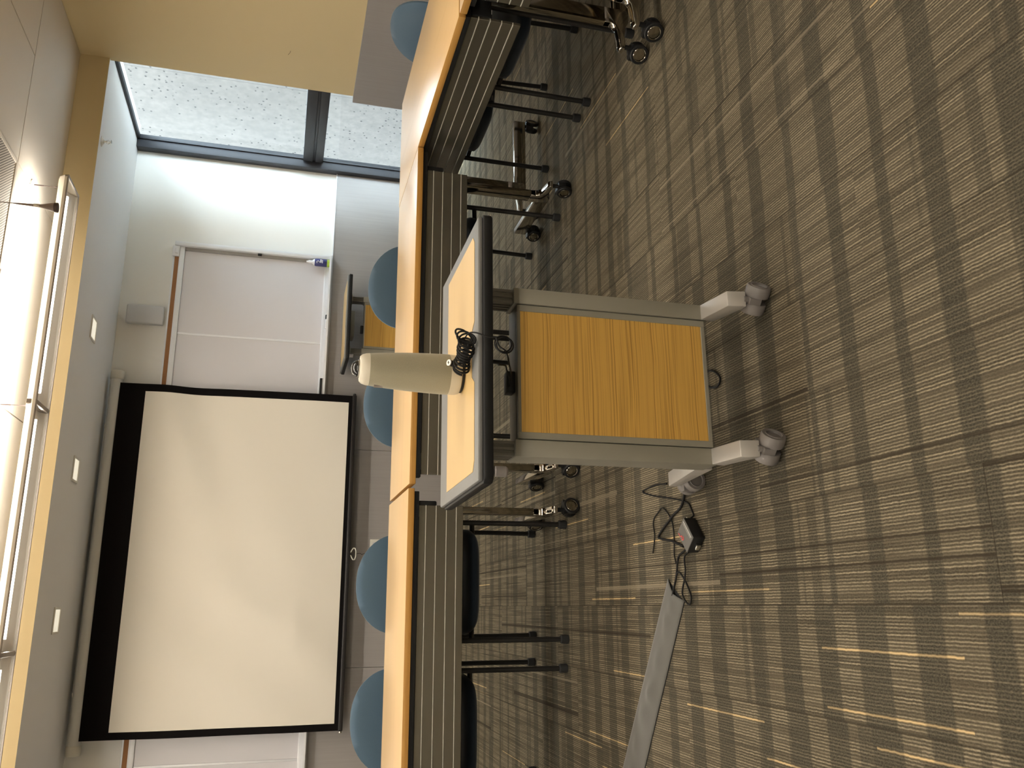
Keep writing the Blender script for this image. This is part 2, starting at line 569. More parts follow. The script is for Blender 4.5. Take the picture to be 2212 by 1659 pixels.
def tag(o, label=None, cat=None, group=None, kind=None):
    if label:
        o['label'] = label
    if cat:
        o['category'] = cat
    if group:
        o['group'] = group
    if kind:
        o['kind'] = kind
    return o


def thing(name, label, cat, loc=(0, 0, 0), rz=0.0, group=None):
    o = bpy.data.objects.new(name, None)
    o.empty_display_size = 0.1
    COL.objects.link(o)
    o.location = loc
    o.rotation_euler = (0, 0, rz)
    return tag(o, label, cat, group)


def copy_tree(o, parent=None):
    c = o.copy()
    COL.objects.link(c)
    if parent is not None:
        c.parent = parent
    for ch in list(o.children):
        copy_tree(ch, c)
    return c


def struct(o):
    o['kind'] = 'structure'
    return o


# ------------------------------------------------------------------ room
D = 6.45          # back wall
XR = 3.45         # right wall
XL = -3.7
YF = -3.4
ZC = 2.66         # main ceiling
ZS = 2.485        # underside of bulkhead
YB = 5.26         # face of bulkhead

struct(MB().box(XL - .1, XR + .25, YF - .1, D + .1, -0.1, 0).build('floor', M['carpet'], smooth=0))
struct(MB().box(XL - .1, XR + .1, D, D + .12, 0, 2.9).build('wall_back', M['paint_white'], smooth=0))
wr = struct(MB().box(XR, XR + .22, YF, 5.285, 0, 2.9).build('wall_right', M['paint_yellow'], smooth=0))
MB().tube([(XR - .0004, 4.93, 1.372), (XR - .0006, 4.905, 1.360), (XR - .0004, 4.885, 1.357)], .0012, 6).build('scuff_mark', M['mic_dark'], wr)
struct(MB().box(XL - .12, XL, YF, D, 0, 2.9).build('wall_left', M['paint_white'], smooth=0))
struct(MB().box(XL - .1, XR + .2, YF - .12, YF, 0, 2.9).build('wall_front', M['paint_white'], smooth=0))
# bulkhead: yellow face, white underside
b = MB()
b.box(XL, XR + .22, YB, D, ZS, 2.9)
for f in b.bm.faces:
    f.normal_update()
    f.material_index = 1 if f.normal.z < -0.5 else 0
struct(b.build('wall_bulkhead', [M['paint_yellow'], M['paint_soffit']], smooth=0))
# panelled ceiling: boards with open joints under a dark backing
b = MB()
b.mi = 1
b.box(XL, XR, YF, YB, ZC + 0.012, ZC + 0.1)
b.mi = 0
g = 0.004
GR = (1.635, 2.24, 3.25, 4.455)        # the slotted grille takes this bay


def boards(xs, ya, yb):
    for xa, xb in zip(xs[:-1], xs[1:]):
        if xa < GR[1] - .05 and xb > GR[0] + .05 and ya < GR[3] - .05 and yb > GR[2] + .05:
            continue
        b.box(xa + g, xb - g, ya + g, yb - g, ZC, ZC + 0.014)


boards([XL, -2.66, -1.44, -0.215, 1.01, 2.235, XR], 4.46, YB)
xs = [XL, -3.26, -2.64, -2.03, -1.42, -0.81, -0.2, 0.41, 1.02, 1.63, 2.24, 2.87, XR]
for ya, yb in ((3.24, 4.46), (2.02, 3.24), (0.8, 2.02), (-0.42, 0.8), (-1.64, -0.42), (-2.86, -1.64), (YF, -2.86)):
    boards(xs, ya, yb)
struct(b.build('ceiling', [M['ceil_panel'], M['ceil_gap']], smooth=0))

t = thing('air_grille', 'slotted air return grille set flush into the panelled ceiling', 'vent', ((GR[0] + GR[1]) / 2, (GR[2] + GR[3]) / 2, ZC))
hx, hy = (GR[1] - GR[0]) / 2 - .004, (GR[3] - GR[2]) / 2 - .004
MB().box(-hx + .02, hx - .02, -hy + .02, hy - .02, 0.0, 0.012).build('slotted_plate', M['grille'], t, 0)
b = MB()
b.box(-hx, hx, -hy, -hy + .022, -.004, .012, .002)
b.box(-hx, hx, hy - .022, hy, -.004, .012, .002)
b.box(-hx, -hx + .022, -hy + .022, hy - .022, -.004, .012, .002)
b.box(hx - .022, hx, -hy + .022, hy - .022, -.004, .012, .002)
b.build('frame', M['ceil_panel'], t)

# wainscots
b = MB()
ZW = 0.955
for xa, xb in ((XL, -2.0), (-2.0, -0.42), (-0.42, 1.16), (1.16, XR)):
    b.box(xa + .0015, xb - .0015, D - 0.02, D, 0.0, ZW, .001, 1)
struct(b.build('trim_1', M['laminate'], smooth=0))
b = MB()
for ya, yb in ((YF, -1.6), (-1.6, 0.2), (0.2, 2.0), (2.0, 3.8), (3.8, 5.318)):
    b.box(XR - 0.03, XR + .01 if yb < 5.3 else XR, ya, yb, 0.0, 0.928, .001, 1)
struct(b.build('trim_2', M['laminate'], smooth=0))
# thin metal cap on the back wainscot
struct(MB().box(XL, XR, D - 0.024, D - 0.0005, ZW, ZW + .006).build('trim_3', M['board_alu'], smooth=0))

# window in the right wall, beyond the yellow wall's end
win = thing('window_1', 'tall dark-framed window in the right wall beside the back wall', 'window', (XR + .10, 5.87, 0))
win['kind'] = 'structure'
y0w, y1w = 5.285 - 5.87, D - 5.87
b = MB()
b.box(-.10, .0, y1w - .075, y1w, 0.02, ZS, .004)
b.box(-.035, .0, y1w - .088, y1w - .075, 0.02, ZS, .002)
b.box(-.02, .0, y0w, y0w + .07, 0.02, ZS, .004)
b.box(-.035, .0, y0w, y1w - .075, ZS - .022, ZS, .003)
b.box(-.06, .0, y0w, y1w - .075, 0.0, .09, .004)
b.build('frame', M['frame_dark'], win)
b = MB()
b.box(-.055, .0, y0w + .07, y1w - .088, 1.078, 1.14, .004)
b.box(-.04, .0, y0w + .07, y1w - .088, 1.14, 1.16, .002)
b.box(-.055, .0, y0w + .07, y1w - .088, 1.16, 1.236, .004)
b.build('mullion', M['frame_dark'], win)
MB().box(-.02, -.012, y0w + .07, y1w - .088, 1.236, ZS - .022).build('pane', M['glass'], win, 0)
MB().box(-.02, -.012, y0w + .07, y1w - .088, .09, 1.078).build('pane', M['glass'], win, 0)

# light well outside, with an unseen wall added over the window to block sky
struct(MB().box(XR, XR + .3, 2.5, 13.0, 2.9, 9.0).build('wall_sky_block', M['concrete'], smooth=0))
struct(MB().box(XR - .2, XR + .1, D + .12, 13.0, -.3, 2.9).build('wall_beyond', M['concrete'], smooth=0))
struct(MB().box(5.6, 5.9, 2.5, 13.0, -0.3, 3.4).build('wall_outside', M['concrete'], smooth=0))
struct(MB().box(XR + .26, 5.6, 2.5, 13.0, -0.3, -0.1).build('ground', M['ground'], smooth=0))

# ------------------------------------------------------------------ bulkhead downlights, sprinkler
GD = 'square downlights in the bulkhead'


def downlight(x, label):
    y = 5.74
    t = thing('downlight', label, 'ceiling light', (x, y, ZS), 0, GD)
    w, h = .078, .078
    b = MB()
    for q in ((-w, w, -h, -h + .014), (-w, w, h - .014, h), (-w, -w + .014, -h + .014, h - .014), (w - .014, w, -h + .014, h - .014)):
        b.box(q[0], q[1], q[2], q[3], -.008, 0.0, .002)
    b.build('trim_frame', M['can_trim'], t)
    MB().box(-w + .014, w - .014, -h + .014, h - .014, -.003, 0.0).build('lens', M['can_glow'], t, 0)


downlight(1.755, 'small square downlight nearest the window, third from the left in the bulkhead')
downlight(0.835, 'small square downlight in the bulkhead above the right part of the screen')
downlight(-0.07, 'small square downlight in the bulkhead above the left part of the screen')

t = thing('sprinkler_head', 'little pendent fire sprinkler under the bulkhead close to the window', 'sprinkler', (2.885, 5.33, ZS))
MB().lathe([(.034, 0), (.034, -.003), (.014, -.012), (.012, -.016)]).build('escutcheon', M['can_trim'], t)
b = MB()
b.lathe([(.007, -.012), (.007, -.03), (.003, -.032), (.003, -.05)], seg=12)
b.tube([(-.009, 0, -.028), (-.012, 0, -.04), (0, 0, -.054)], .002, 6)
b.tube([(.009, 0, -.028), (.012, 0, -.04), (0, 0, -.054)], .002, 6)
b.build('nozzle', M['steel'], t)
MB().lathe([(.016, -.054), (.017, -.057), (.004, -.059)], seg=16).build('deflector', M['steel'], t)

# ------------------------------------------------------------------ pendant lights


def pendant(y, label):
    x1 = 2.262
    cuts = [x1, 1.008, -.212, -1.43, -2.66]
    t = thing('pendant_light', label, 'ceiling light', (0, y, PEND_Z), 0, 'linear pendant lights')
    hw = .128
    b = MB()
    xa, xb = cuts[-1], cuts[0]
    prof = [(-hw, 0), (-hw, .014), (-hw + .030, .046), (-hw + .06, .056), (-hw + .06, .052), (-hw + .034, .042), (-hw + .010, .012), (-hw + .010, 0)]
    b.prism(prof, xa, xb, 'X')
    b.prism([(-p, q) for p, q in prof], xa, xb, 'X')
    for xe in (xa, xb - .006):
        b.prism([(-hw, 0), (-hw, .014), (-hw + .030, .046), (-hw + .06, .056), (hw - .06, .056), (hw - .030, .046), (hw, .014), (hw, 0)], xe, xe + .006, 'X')
    b.build('housing', M['lamp_body'], t)
    b = MB()
    b.box(xa, xb, -hw - .003, -hw + .007, -.006, 0.001, .001, 1)
    b.box(xa, xb, hw - .007, hw + .003, -.006, 0.001, .001, 1)
    b.box(xb - .012, xb + .003, -hw, hw, -.006, .001, .001, 1)
    b.build('lower_rim', M['lamp_trim'], t)
    for a, c in zip(cuts[:-1], cuts[1:]):
        b = MB()
        pf = [(-hw + .013, .002), (-hw + .045, .034), (-.04, .044), (.04, .044), (hw - .045, .034), (hw - .013, .002),
              (hw - .017, .002), (hw - .047, .031), (.038, .040), (-.038, .040), (-hw + .047, .031), (-hw + .017, .002)]
        b.prism(pf, c + .012, a - .014, 'X')
        rf = b.build('reflector', M['lamp_reflector'], t)
        b = MB()
        b.tube([(c + .07, .0, .024), (a - .07, .0, .024)], .010, 12)
        b.build('lamp_tube', M['lamp_tube'], rf)
        b = MB()
        b.box(c - .012, c + .012, -hw + .006, hw - .006, -.003, .045, .002, 1)
        b.build('divider', M['lamp_trim'], t)
    for xc in (2.243, 1.008, -.212, -1.43):
        b = MB()
        b.lathe([(.028, ZC - PEND_Z), (.028, ZC - PEND_Z - .006), (.008, ZC - PEND_Z - .012)], (xc, 0, 0), seg=20)
        cn = b.build('canopy', M['lamp_body'], t)
        b = MB()
        b.tube([(xc, 0, ZC - PEND_Z - .01), (xc, 0, ZC - PEND_Z - .06)], .0035, 8)
        b.tube([(xc, 0, ZC - PEND_Z - .06), (xc, 0, .06)], .002, 6)
        b.tube([(xc, 0, .085), (xc, 0, .056)], .0035, 8)
        b.build('suspension_cable', M['mic_dark'], t)
        b = MB()
        b.box(xc - .02, xc + .02, -hw + .06, hw - .06, .050, .058)
        b.build('hanger', M['lamp_body'], t)


pendant(PEND_Y, 'long white linear pendant light hanging in front of the yellow bulkhead')
pendant(1.9, 'long linear pendant light over the grey lectern, unseen and added as fill light')  # this pendant and the next are unseen, added for their light
pendant(-0.9, 'long linear pendant light at the rear of the room, unseen and added as fill light')

# hanging microphone
t = thing('hanging_microphone', 'brown trumpet-shaped microphone hanging on a thin wire below the ceiling', 'microphone', (1.753, 3.9, 2.293))
MB().lathe([(.0, 0), (.0225, .0), (.0225, .006), (.021, .014)], seg=24).build('foam_tip', M['mic_dark'], t)
MB().lathe([(.0215, .010), (.017, .03), (.0105, .055), (.0075, .07), (.0066, .095), (.0056, .125), (.0045, .155), (.002, .185)], seg=24).build('horn', M['mic'], t)
MB().box(-.0065, .0065, -.0068, -.0058, .075, .098).build('label_plate', M['plug_white'], t, 0)
MB().tube([(0, 0, .13), (0, 0, ZC - 2.293)], .0022, 6).build('wire', M['mic'], t)

# ------------------------------------------------------------------ projection screen
SX0, SX1 = -.823, 1.551
t = thing('projection_screen', 'pull-down projection screen with black border hanging below the bulkhead', 'projection screen', ((SX0 + SX1) / 2, D - .1, 0))
cx = (SX0 + SX1) / 2
hw = (SX1 - SX0) / 2
ZT = 2.419
b = MB()
b.lathe([(.041, -hw - .03), (.041, hw + .03)], (0, 0, ZT), (1, 0, 0), 28)
b.build('housing_tube', M['case_white'], t)
for s in (-1, 1):
    b = MB()
    b.lathe([(.043, s * (hw + .028)), (.0465, s * (hw + .034)), (.0465, s * (hw + .082)), (.043, s * (hw + .09))], (0, 0, ZT), (1, 0, 0), 28)
    b.build('end_cap', M['cap_white'], t)
for xx in (-hw + .28, hw - .31):
    b = MB()
    b.box(xx - .014, xx + .014, -.01, .1, ZT + .036, ZT + .048, .002)
    b.box(xx - .014, xx + .014, .085, .1, ZT - .03, ZT + .048, .002)
    b.build('wall_bracket', M['steel'], t)
ZB = .757


def wave(u, v):
    """soft ripples of the hanging cloth, u to the right, v downward"""
    d = 0.0
    d += .011 * math.exp(-((v - .18 - .55 * (1 - u)) / .09) ** 2) * max(0, (u - .25)) * 1.1
    d -= .008 * math.exp(-((v - .30 - .5 * (1 - u)) / .11) ** 2) * max(0, (u - .2))
    for k, (a, ph) in enumerate(((.010, .52), (.008, .30), (.009, .10))):
        q = (u * .9 + v * .35 - ph) / .075
        d += a * math.exp(-q * q) * min(1, v * 1.6) * (1.0 if u < .75 else .3)
    d += .004 * math.sin(9 * u + 5 * v)
    return 3.4 * d * min(1, v * 4) * min(1, (1 - v) * 5)


def scr(u, v):
    return Vector((-hw + u * 2 * hw, -.036 + .0 - wave(u, v), ZT - .03 - v * (ZT - .03 - ZB)))


NU, NV = 70, 50
b = MB()
V = b.grid(NU, NV, scr)
ul, ur = .047 / (2 * hw), 1 - .055 / (2 * hw)
vt = (ZT - .03 - 2.216) / (ZT - .03 - ZB)
vb = 1 - .030 / (ZT - .03 - ZB)
b.build('black_border', M['screen_black'], t)
b = MB()
b.grid(NU, NV, lambda u, v: scr(ul + u * (ur - ul), vt + v * (vb - vt)) + Vector((0, -.0022, 0)))
b.build('viewing_surface', M['screen_white'], t)
b = MB()
b.box(-hw - .004, hw + .004, -.048, -.022, ZB - .028, ZB + .003, .006, 2)
br = b.build('bottom_bar', M['bar_black'], t)
for s in (-1, 1):
    MB().lathe([(.010, s * (hw + .003)), (.0115, s * (hw + .005)), (.0115, s * (hw + .014)), (.006, s * (hw + .018))], (0, -.035, ZB - .012), (1, 0, 0), 14).build('bar_end_cap', M['bar_black'] if s > 0 else M['steel'], br)
hx = .373 - cx
b = MB()
b.tube([(hx - .012, -.035, ZB - .027), (hx - .012, -.035, ZB - .034), (hx - .026, -.036, ZB - .040), (hx - .041, -.036, ZB - .05), (hx - .041, -.036, ZB - .062), (hx - .02, -.036, ZB - .07), (hx + .02, -.036, ZB - .07),
        (hx + .041, -.036, ZB - .062), (hx + .041, -.036, ZB - .05), (hx + .026, -.036, ZB - .040), (hx + .012, -.035, ZB - .034), (hx + .012, -.035, ZB - .027)], .0042, 8)
hd = b.build('pull_handle', M['cap_white'], t)
b = MB()
b.tube(curve_pts([(hx, -.036, ZB - .068), (hx + .004, -.036, ZB - .10), (hx - .006, -.036, ZB - .115), (hx + .002, -.036, ZB - .13), (hx + .002, -.036, ZB - .24)]), .0016, 6)
b.build('pull_cord', M['cable'], hd)

# ------------------------------------------------------------------ whiteboard
WX0, WX1, WZ0, WZ1 = -2.2, 2.705, .965, 2.135
t = thing('whiteboard', 'long wall whiteboard with aluminium frame and cork rail behind the projection screen', 'whiteboard', (0, D, 0))
for xa, xb in ((WX0 + .04, -1.02), (-1.005, .48), (.495, 1.976), (1.99, WX1 - .060)):
    MB().box(xa, xb, -.022, -.002, WZ0 + .05, WZ1 - .055, .001, 1).build('board_panel', M['board_white'], t)
for xx in (-1.0125, .4875, 1.983):
    MB().box(xx - .0075, xx + .0075, -.027, -.002, WZ0 + .05, WZ1 - .055, .002).build('joint_strip', M['board_alu'], t)
b = MB()
b.box(WX1 - .034, WX1, -.062, -.002, WZ0, WZ1, .003)
b.box(WX0, WX0 + .022, -.062, -.002, WZ0, WZ1, .003)
b.box(WX0 + .022, WX1 - .034, -.042, -.002, WZ1 - .072, WZ1 - .040, .003)
b.box(WX0 + .022, WX1 - .034, -.036, -.002, WZ0 + .03, WZ0 + .052, .003)
b.build('frame', M['board_alu'], t)
b = MB()
b.box(WX1 - .060, WX1 - .034, -.034, -.004, WZ0 + .052, WZ1 - .072, .001, 1)
b.build('return_shade_strip', M['return_shade_felt'], t)  # grey strip stands in for the frame's inner return and its shadow
b = MB()
b.box(WX0, WX1 - .115, -.034, -.002, WZ1 - .034, WZ1 - .002, .001, 1)
b.build('cork_rail', M['cork'], t)
b = MB()
b.box(WX0, WX1 - .034, -.038, -.002, WZ1 - .004, WZ1 + .008, .002)
b.box(WX0, WX1 - .034, -.038, -.002, WZ1 - .041, WZ1 - .034, .001, 1)
b.build('rail_edge', M['board_alu'], t)
b = MB()
b.box(WX1 - .12, WX1 - .035, -.052, -.034, WZ1 - .036, WZ1 + .014, .004)
b.box(WX1 - .10, WX1 - .055, -.064, -.050, WZ1 - .03, WZ1 - .006, .004)
b.build('rail_end_hook', M['board_alu'], t)
b = MB()
b.prism([(-.095, WZ0 + .004), (-.095, WZ0 + .018), (-.088, WZ0 + .018), (-.088, WZ0 + .010), (-.002, WZ0 + .010), (-.002, WZ0), (-.09, WZ0)], WX0 + .01, WX1 - .01, 'X')
b.prism([(-.034, WZ0 + .010), (-.040, WZ0 + .032), (-.002, WZ0 + .032), (-.002, WZ0 + .010)], WX0 + .01, WX1 - .01, 'X')
b.build('marker_tray', M['board_alu'], t)
MB().box(WX1 - .050, WX1 - .040, -.062, -.034, 1.50, 1.53, .002).build('clip', M['black_plastic'], t)

# things on the tray
t = thing('spray_bottle', 'whiteboard cleaner bottle with navy label and lime base on the tray', 'bottle', (2.636, D - .066, WZ0 + .0105))
MB().lathe([(.0, 0), (.027, .0), (.029, .004), (.029, .028)], seg=20).build('lime_base', M['bottle_lime'], t)
b = MB()
b.lathe([(.029, .0275), (.030, .03), (.030, .115), (.026, .122)], seg=20)
b.build('label_band', M['bottle_blue'], t)
b = MB()
b.tube(curve_pts([(-.015, -.0295, .102), (-.008, -.032, .107), (.0, -.0325, .10), (.001, -.0325, .092), (-.005, -.032, .088), (-.010, -.031, .082)]), .0022, 6)
b.box(-.014, .012, -.032, -.029, .060, .066)
b.box(-.010, .016, -.032, -.028, .070, .080)
b.build('label_print', M['bottle_white'], t)
MB().lathe([(.026, .1215), (.022, .130), (.013, .140), (.012, .165), (.008, .172), (.007, .185)], seg=18).build('nozzle_cap', M['bottle_white'], t)
t = thing('board_eraser', 'black felt board eraser lying on the whiteboard tray beside the screen', 'eraser', (1.625, D - .064, WZ0 + .0105))
MB().box(-.065, .065, -.02, .02, .014, .032, .004).build('grip', M['black_plastic'], t)
MB().box(-.065, .065, -.02, .02, 0, .0145, .002).build('felt_pad', M['return_shade_felt'], t)
t = thing('dry_marker', 'short dark dry-erase marker lying on the whiteboard tray', 'marker', (2.14, D - .066, WZ0 + .0185))
MB().lathe([(.005, -.05), (.008, -.048), (.008, .03)], (0, 0, 0), (1, 0, 0), 14).build('barrel', M['bottle_white'], t)
MB().lathe([(.0085, .029), (.0085, .062), (.006, .066)], (0, 0, 0), (1, 0, 0), 14).build('cap', M['black_plastic'], t)

# white box above the whiteboard
t = thing('wall_speaker', 'upright white box mounted on the wall above the whiteboard', 'speaker', (2.10, D, 2.163))
MB().box(-.072, .072, -.062, -.03, 0, .258, .012, 3).build('cover', M['box_white'], t)
MB().box(-.066, .066, -.032, 0, .006, .252, .004, 2).build('back_shell', M['box_white'], t)

t = thing('wall_outlet', 'small white outlet plate on the grey wainscot under the screen', 'outlet', (.452, D - .02, .462))
MB().box(-.036, .036, -.005, 0, 0, .115, .002).build('cover_plate', M['cap_white'], t)
b = MB()
b.box(-.014, .014, -.008, -.0045, .018, .05, .003)
b.box(-.014, .014, -.008, -.0045, .064, .096, .003)
b.build('socket', M['box_white'], t)

# ------------------------------------------------------------------ nesting tables


def caster(parent, x, y, r=.034, w=.016, ang=0.0, mt='black_plastic', hub='dark_chrome', top=.10, gap=.012):
    """twin-wheel caster touching the floor below (x, y)"""
    ca, sa = math.cos(ang), math.sin(ang)
    ax = Vector((ca, sa, 0))
    off = Vector((-sa, ca, 0)) * .012
    c = Vector((x, y, r)) + off
    b = MB()
    b.tube([(x, y, r + .01), (x, y, top)], .009, 12)
    b.prism([(c.x + ax.x * s1 * gap + (-sa) * q, c.y + ax.y * s1 * gap + ca * q) for s1, q in ((-1, -r * .85), (1, -r * .85), (1, r * .85), (-1, r * .85))], r * .9, r * 1.9)
    o = b.build('caster', M[mt], parent)
    for s in (-1, 1):
        w_ = MB()
        w_.lathe([(r * .55, 0), (r * .95, 0), (r, w * .2), (r, w * .8), (r * .93, w), (r * .72, w), (r * .66, w * .78), (r * .1, w * .78)], c + ax * (s * gap), ax * s, 28)
        w_.build('wheel', M[mt], o)
        w_ = MB()
        w_.lathe([(r * .70, w * 1.0), (r * .66, w * 1.06), (r * .60, w * 1.0)], c + ax * (s * gap), ax * s, 28, close=False)
        w_.lathe([(r * .62, w * .80), (r * .3, w * .9), (r * .05, w * .9)], c + ax * (s * gap), ax * s, 24)
        w_.build('hub', M[hub], o)
    return o


def table(label, loc, rz, grey_end=None, lane=(0.0, 0.9), span=(.06, 1.498), lx=(.075, .045)):
    """local: long axis X (length 1.522), near edge at y=0, far edge y=.61; legs stand near the near edge"""
    L = 1.522
    t = thing('nesting_table', label, 'table', loc, rz, 'nesting tables with maple tops')
    b = MB()
    b.box(0, L, 0, .61, .7135, .74, .0025, 2)
    for f in b.bm.faces:
        f.normal_update()
        f.material_index = 0 if f.normal.z > .7 else 1
    b.build('tabletop', [M['table_wood'], M['table_edge']], t)
    # black hinge rail under the front edge
    MB().box(.03, L - .01, .012, .045, .692, .7137, .003).build('hinge_rail', M['black_plastic'], t)
    # folding modesty panel: five bands with bright joints
    pz0, pz1 = .505, .692
    x0, x1 = span
    b = MB()
    edges = [pz1 - (pz1 - pz0) * q for q in (0, .162, .388, .618, .838, 1.0)]
    for a, c in zip(edges[:-1], edges[1:]):
        b.box(x0, x1, .024, .036, c + .0012, a - .0012, .0015, 1)
    p = b.build('modesty_panel', M['panel_metal'], t)
    for z in edges[1:-1]:
        MB().box(x0, x1, .0235, .034, z - .0009, z + .0009).build('joint_line', M['panel_line'], p, 0)
    # legs
    for k, xe in enumerate((lx[0], L - lx[1])):
        s = -1 if k == 0 else 1
        b = MB()
        b.box(xe - .015, xe + .015, .1175, .1825, .13, .70, .004, 2)
        lg = b.build('leg', M['dark_chrome'], t)
        b = MB()
        b.box(xe - .015, xe + .015, .150, .555, .075, .140, .006, 2)
        b.build('foot_bar', M['dark_chrome'], lg)
        b = MB()
        arm = [(.1175, .175), (.1175, .150), (.110, .136), (.098, .128), (.060, .122), (.030, .120), (.014, .114), (.012, .098), (.030, .094),
               (.070, .096), (.105, .092), (.130, .078), (.155, .076), (.1825, .085), (.1825, .175)]
        b.prism(arm, xe - .0155, xe + .0155, 'X', .0025)
        b.build('caster_arm', M['chrome'], lg)
        caster(lg, xe, .030, .036, .016, lane[0] + (.25 if k else .9), top=.098)
        caster(lg, xe, .535, .036, .016, lane[1] - .5, top=.08)
        # bracket that carries the top
        MB().box(xe - .045, xe + .03, .02, .50, .690, .7137, .004).build('bracket', M['bracket_grey'] if grey_end == k else M['black_plastic'], t)
        MB().box(xe - .035, xe + .025, .035, .16, .615, .691, .006).build('pivot_block', M['black_plastic'], t)
    b = MB()
    b.box(lx[0], L - lx[1], .30, .345, .655, .69, .005)
    b.build('cross_beam', M['black_plastic'], t)
    return t


TB = table('maple-topped table in the centre, right behind the grey lectern with the camera', (.482, 3.392, 0), 0, 0, (0.0, 0.9), (.044, 1.428), (.105, .09))
TC = table('maple-topped table at the left, standing left of the gap behind the lectern', (-1.055, 3.412, 0), 0, 1, (-1.55, 0.9), (.05, 1.457), (.075, .07))
# tables along the right wall: local near edge faces the room (-X)
TA = table('maple-topped table along the right wall, turned end-on to the window wall', (2.008, 4.018, 0), -PI / 2, None, (2.0, 1.2))
TE = table('maple-topped table nearest on the right, cut off by the photo border', (2.008, 2.480, 0), -PI / 2, None, (1.2, 1.4))

# ------------------------------------------------------------------ chairs
GC = 'slate-blue stacking chairs behind the tables'


def make_chair(label):
    """local: faces -Y, origin on the floor under the seat"""
    t = thing('stacking_chair', label, 'chair', (0, 0, 0), 0, GC)
    # padded seat
    b = MB()
    n = 22
    poly = []
    for k in range(4 * n):
        a = 2 * PI * k / (4 * n)
        e = 2 / 5.0
        poly.append((.226 * math.copysign(abs(math.cos(a)) ** e, math.cos(a)), -.02 + .228 * math.copysign(abs(math.sin(a)) ** e, math.sin(a))))
    lev = [(.70, .388), (.76, .391), (.80, .412), (.955, .420), (1.0, .432), (1.0, .452), (.96, .465), (.80, .473), (.3, .475)]
    rings = []
    for sc_, z in lev:
        rings.append([b.bm.verts.new((x * sc_, -.02 + (y + .02) * sc_, z - (.020 * max(0, (-y - .12) / .12) ** 2 if z > .41 else 0))) for x, y in poly])
    for i in range(len(rings) - 1):
        for k in range(4 * n):
            b.bm.faces.new((rings[i][k], rings[i][(k + 1) % (4 * n)], rings[i + 1][(k + 1) % (4 * n)], rings[i + 1][k]))
    b.bm.faces.new(rings[0][::-1])
    b.bm.faces.new(rings[-1])
    b.build('seat', M['seat_dark'], t, 50)
    # rounded back shell, curved in plan
    b = MB()
    rows = []
    na, nr = 48, 7
    for side in (0, 1):
        ring_rows = []
        for j in range(nr + 1):
            rr = j / nr
            ring = []
            for k in range(na):
                a = 2 * PI * k / na
                ca, sa = math.cos(a), math.sin(a)
                x = .232 * rr * math.copysign(abs(ca) ** .92, ca)
                hz = .200 if sa > 0 else .155
                z = .668 + hz * rr * math.copysign(abs(sa) ** .92, sa)
                th = .020 * math.sqrt(max(0, 1 - rr ** 4)) + .004
                y = .262 + .16 * (z - .55) - .55 * x * x + (th if side else -th)
                ring.append(b.bm.verts.new((x, y, z)))
            ring_rows.append(ring)
        rows.append(ring_rows)
        for j in range(1, nr):
            for k in range(na):
                q = (ring_rows[j][k], ring_rows[j][(k + 1) % na], ring_rows[j + 1][(k + 1) % na], ring_rows[j + 1][k])
                b.bm.faces.new(q if side else q[::-1])
        b.bm.faces.new(ring_rows[1] if side else ring_rows[1][::-1])
        for v in ring_rows[0]:
            b.bm.verts.remove(v)
    for k in range(na):
        b.bm.faces.new((rows[0][nr][k], rows[0][nr][(k + 1) % na], rows[1][nr][(k + 1) % na], rows[1][nr][k]))
    b.build('backrest', M['seat_blue'], t, 60)
    # frame: front and rear legs, each a tube with its own glide
    for s in (-1, 1):
        b = MB()
        pts = curve_pts([(s * .245, -.238, .022), (s * .245, -.236, .30), (s * .245, -.232, .58), (s * .245, -.215, .632), (s * .245, -.16, .650)], 6)
        b.tube(pts, .0112, 12)
        fl = b.build('leg', M['black_tube'], t)
        b = MB()
        b.lathe([(.012, 0), (.0185, .002), (.0195, .012), (.0185, .034), (.013, .038)], (s * .245, -.238, 0), seg=18)
        b.build('glide', M['rubber'], fl)
        b = MB()
        b.tube(curve_pts([(s * .243, .246, .022), (s * .244, .236, .30), (s * .238, .232, .50), (s * .205, .245, .62), (s * .165, .268, .70)], 6), .0112, 12)
        rl = b.build('leg', M['black_tube'], t)
        b = MB()
        b.lathe([(.012, 0), (.0185, .002), (.0195, .012), (.0185, .034), (.013, .038)], (s * .243, .247, 0), seg=18)
        b.build('glide', M['rubber'], rl)
        b = MB()
        b.box(s * .245 - .02, s * .245 + .02, -.165, .165, .640, .664, .009, 3)
        b.tube([(s * .245, .15, .65), (s * .240, .232, .62), (s * .238, .234, .56)], .0112, 12)
        b.build('armrest', M['black_plastic'], t)
    b = MB()
    for y in (-.165, .17):
        b.tube([(-.245, y * 1.35, .428), (-.20, y, .413), (.20, y, .413), (.245, y * 1.35, .428)], .011, 10)
    b.box(-.02, .02, -.165, .17, .400, .412, .003)
    b.build('seat_frame', M['black_tube'], t)
    return t


spots = [
    ((1.602, 3.842, 0), 0, 'blue-backed chair at the centre table, behind the right end, between lectern and window'),
    ((.985, 3.842, 0), 0, 'blue-backed chair half hidden by the standing camera on the lectern'),
    ((.106, 3.845, 0), 0, 'blue-backed chair at the left table, the one nearer the lectern'),
    ((-.505, 3.870, 0), 0, 'blue-backed chair at the left table, farthest left in the photo'),
    ((2.440, 3.528, 0), -PI / 2, 'blue-backed chair at the right-hand table in front of the grey wall panel'),
    ((2.440, 2.905, 0), -PI / 2, 'chair at the right-hand table whose back is outside the photo, only seat and legs showing'),
]
chair0 = None
for loc, rz, lab in spots:
    if chair0 is None:
        o = chair0 = make_chair(lab)
    else:
        o = copy_tree(chair0)
    o['label'] = lab
    o.location = loc
    o.rotation_euler = (0, 0, rz)

# ------------------------------------------------------------------ lectern carts


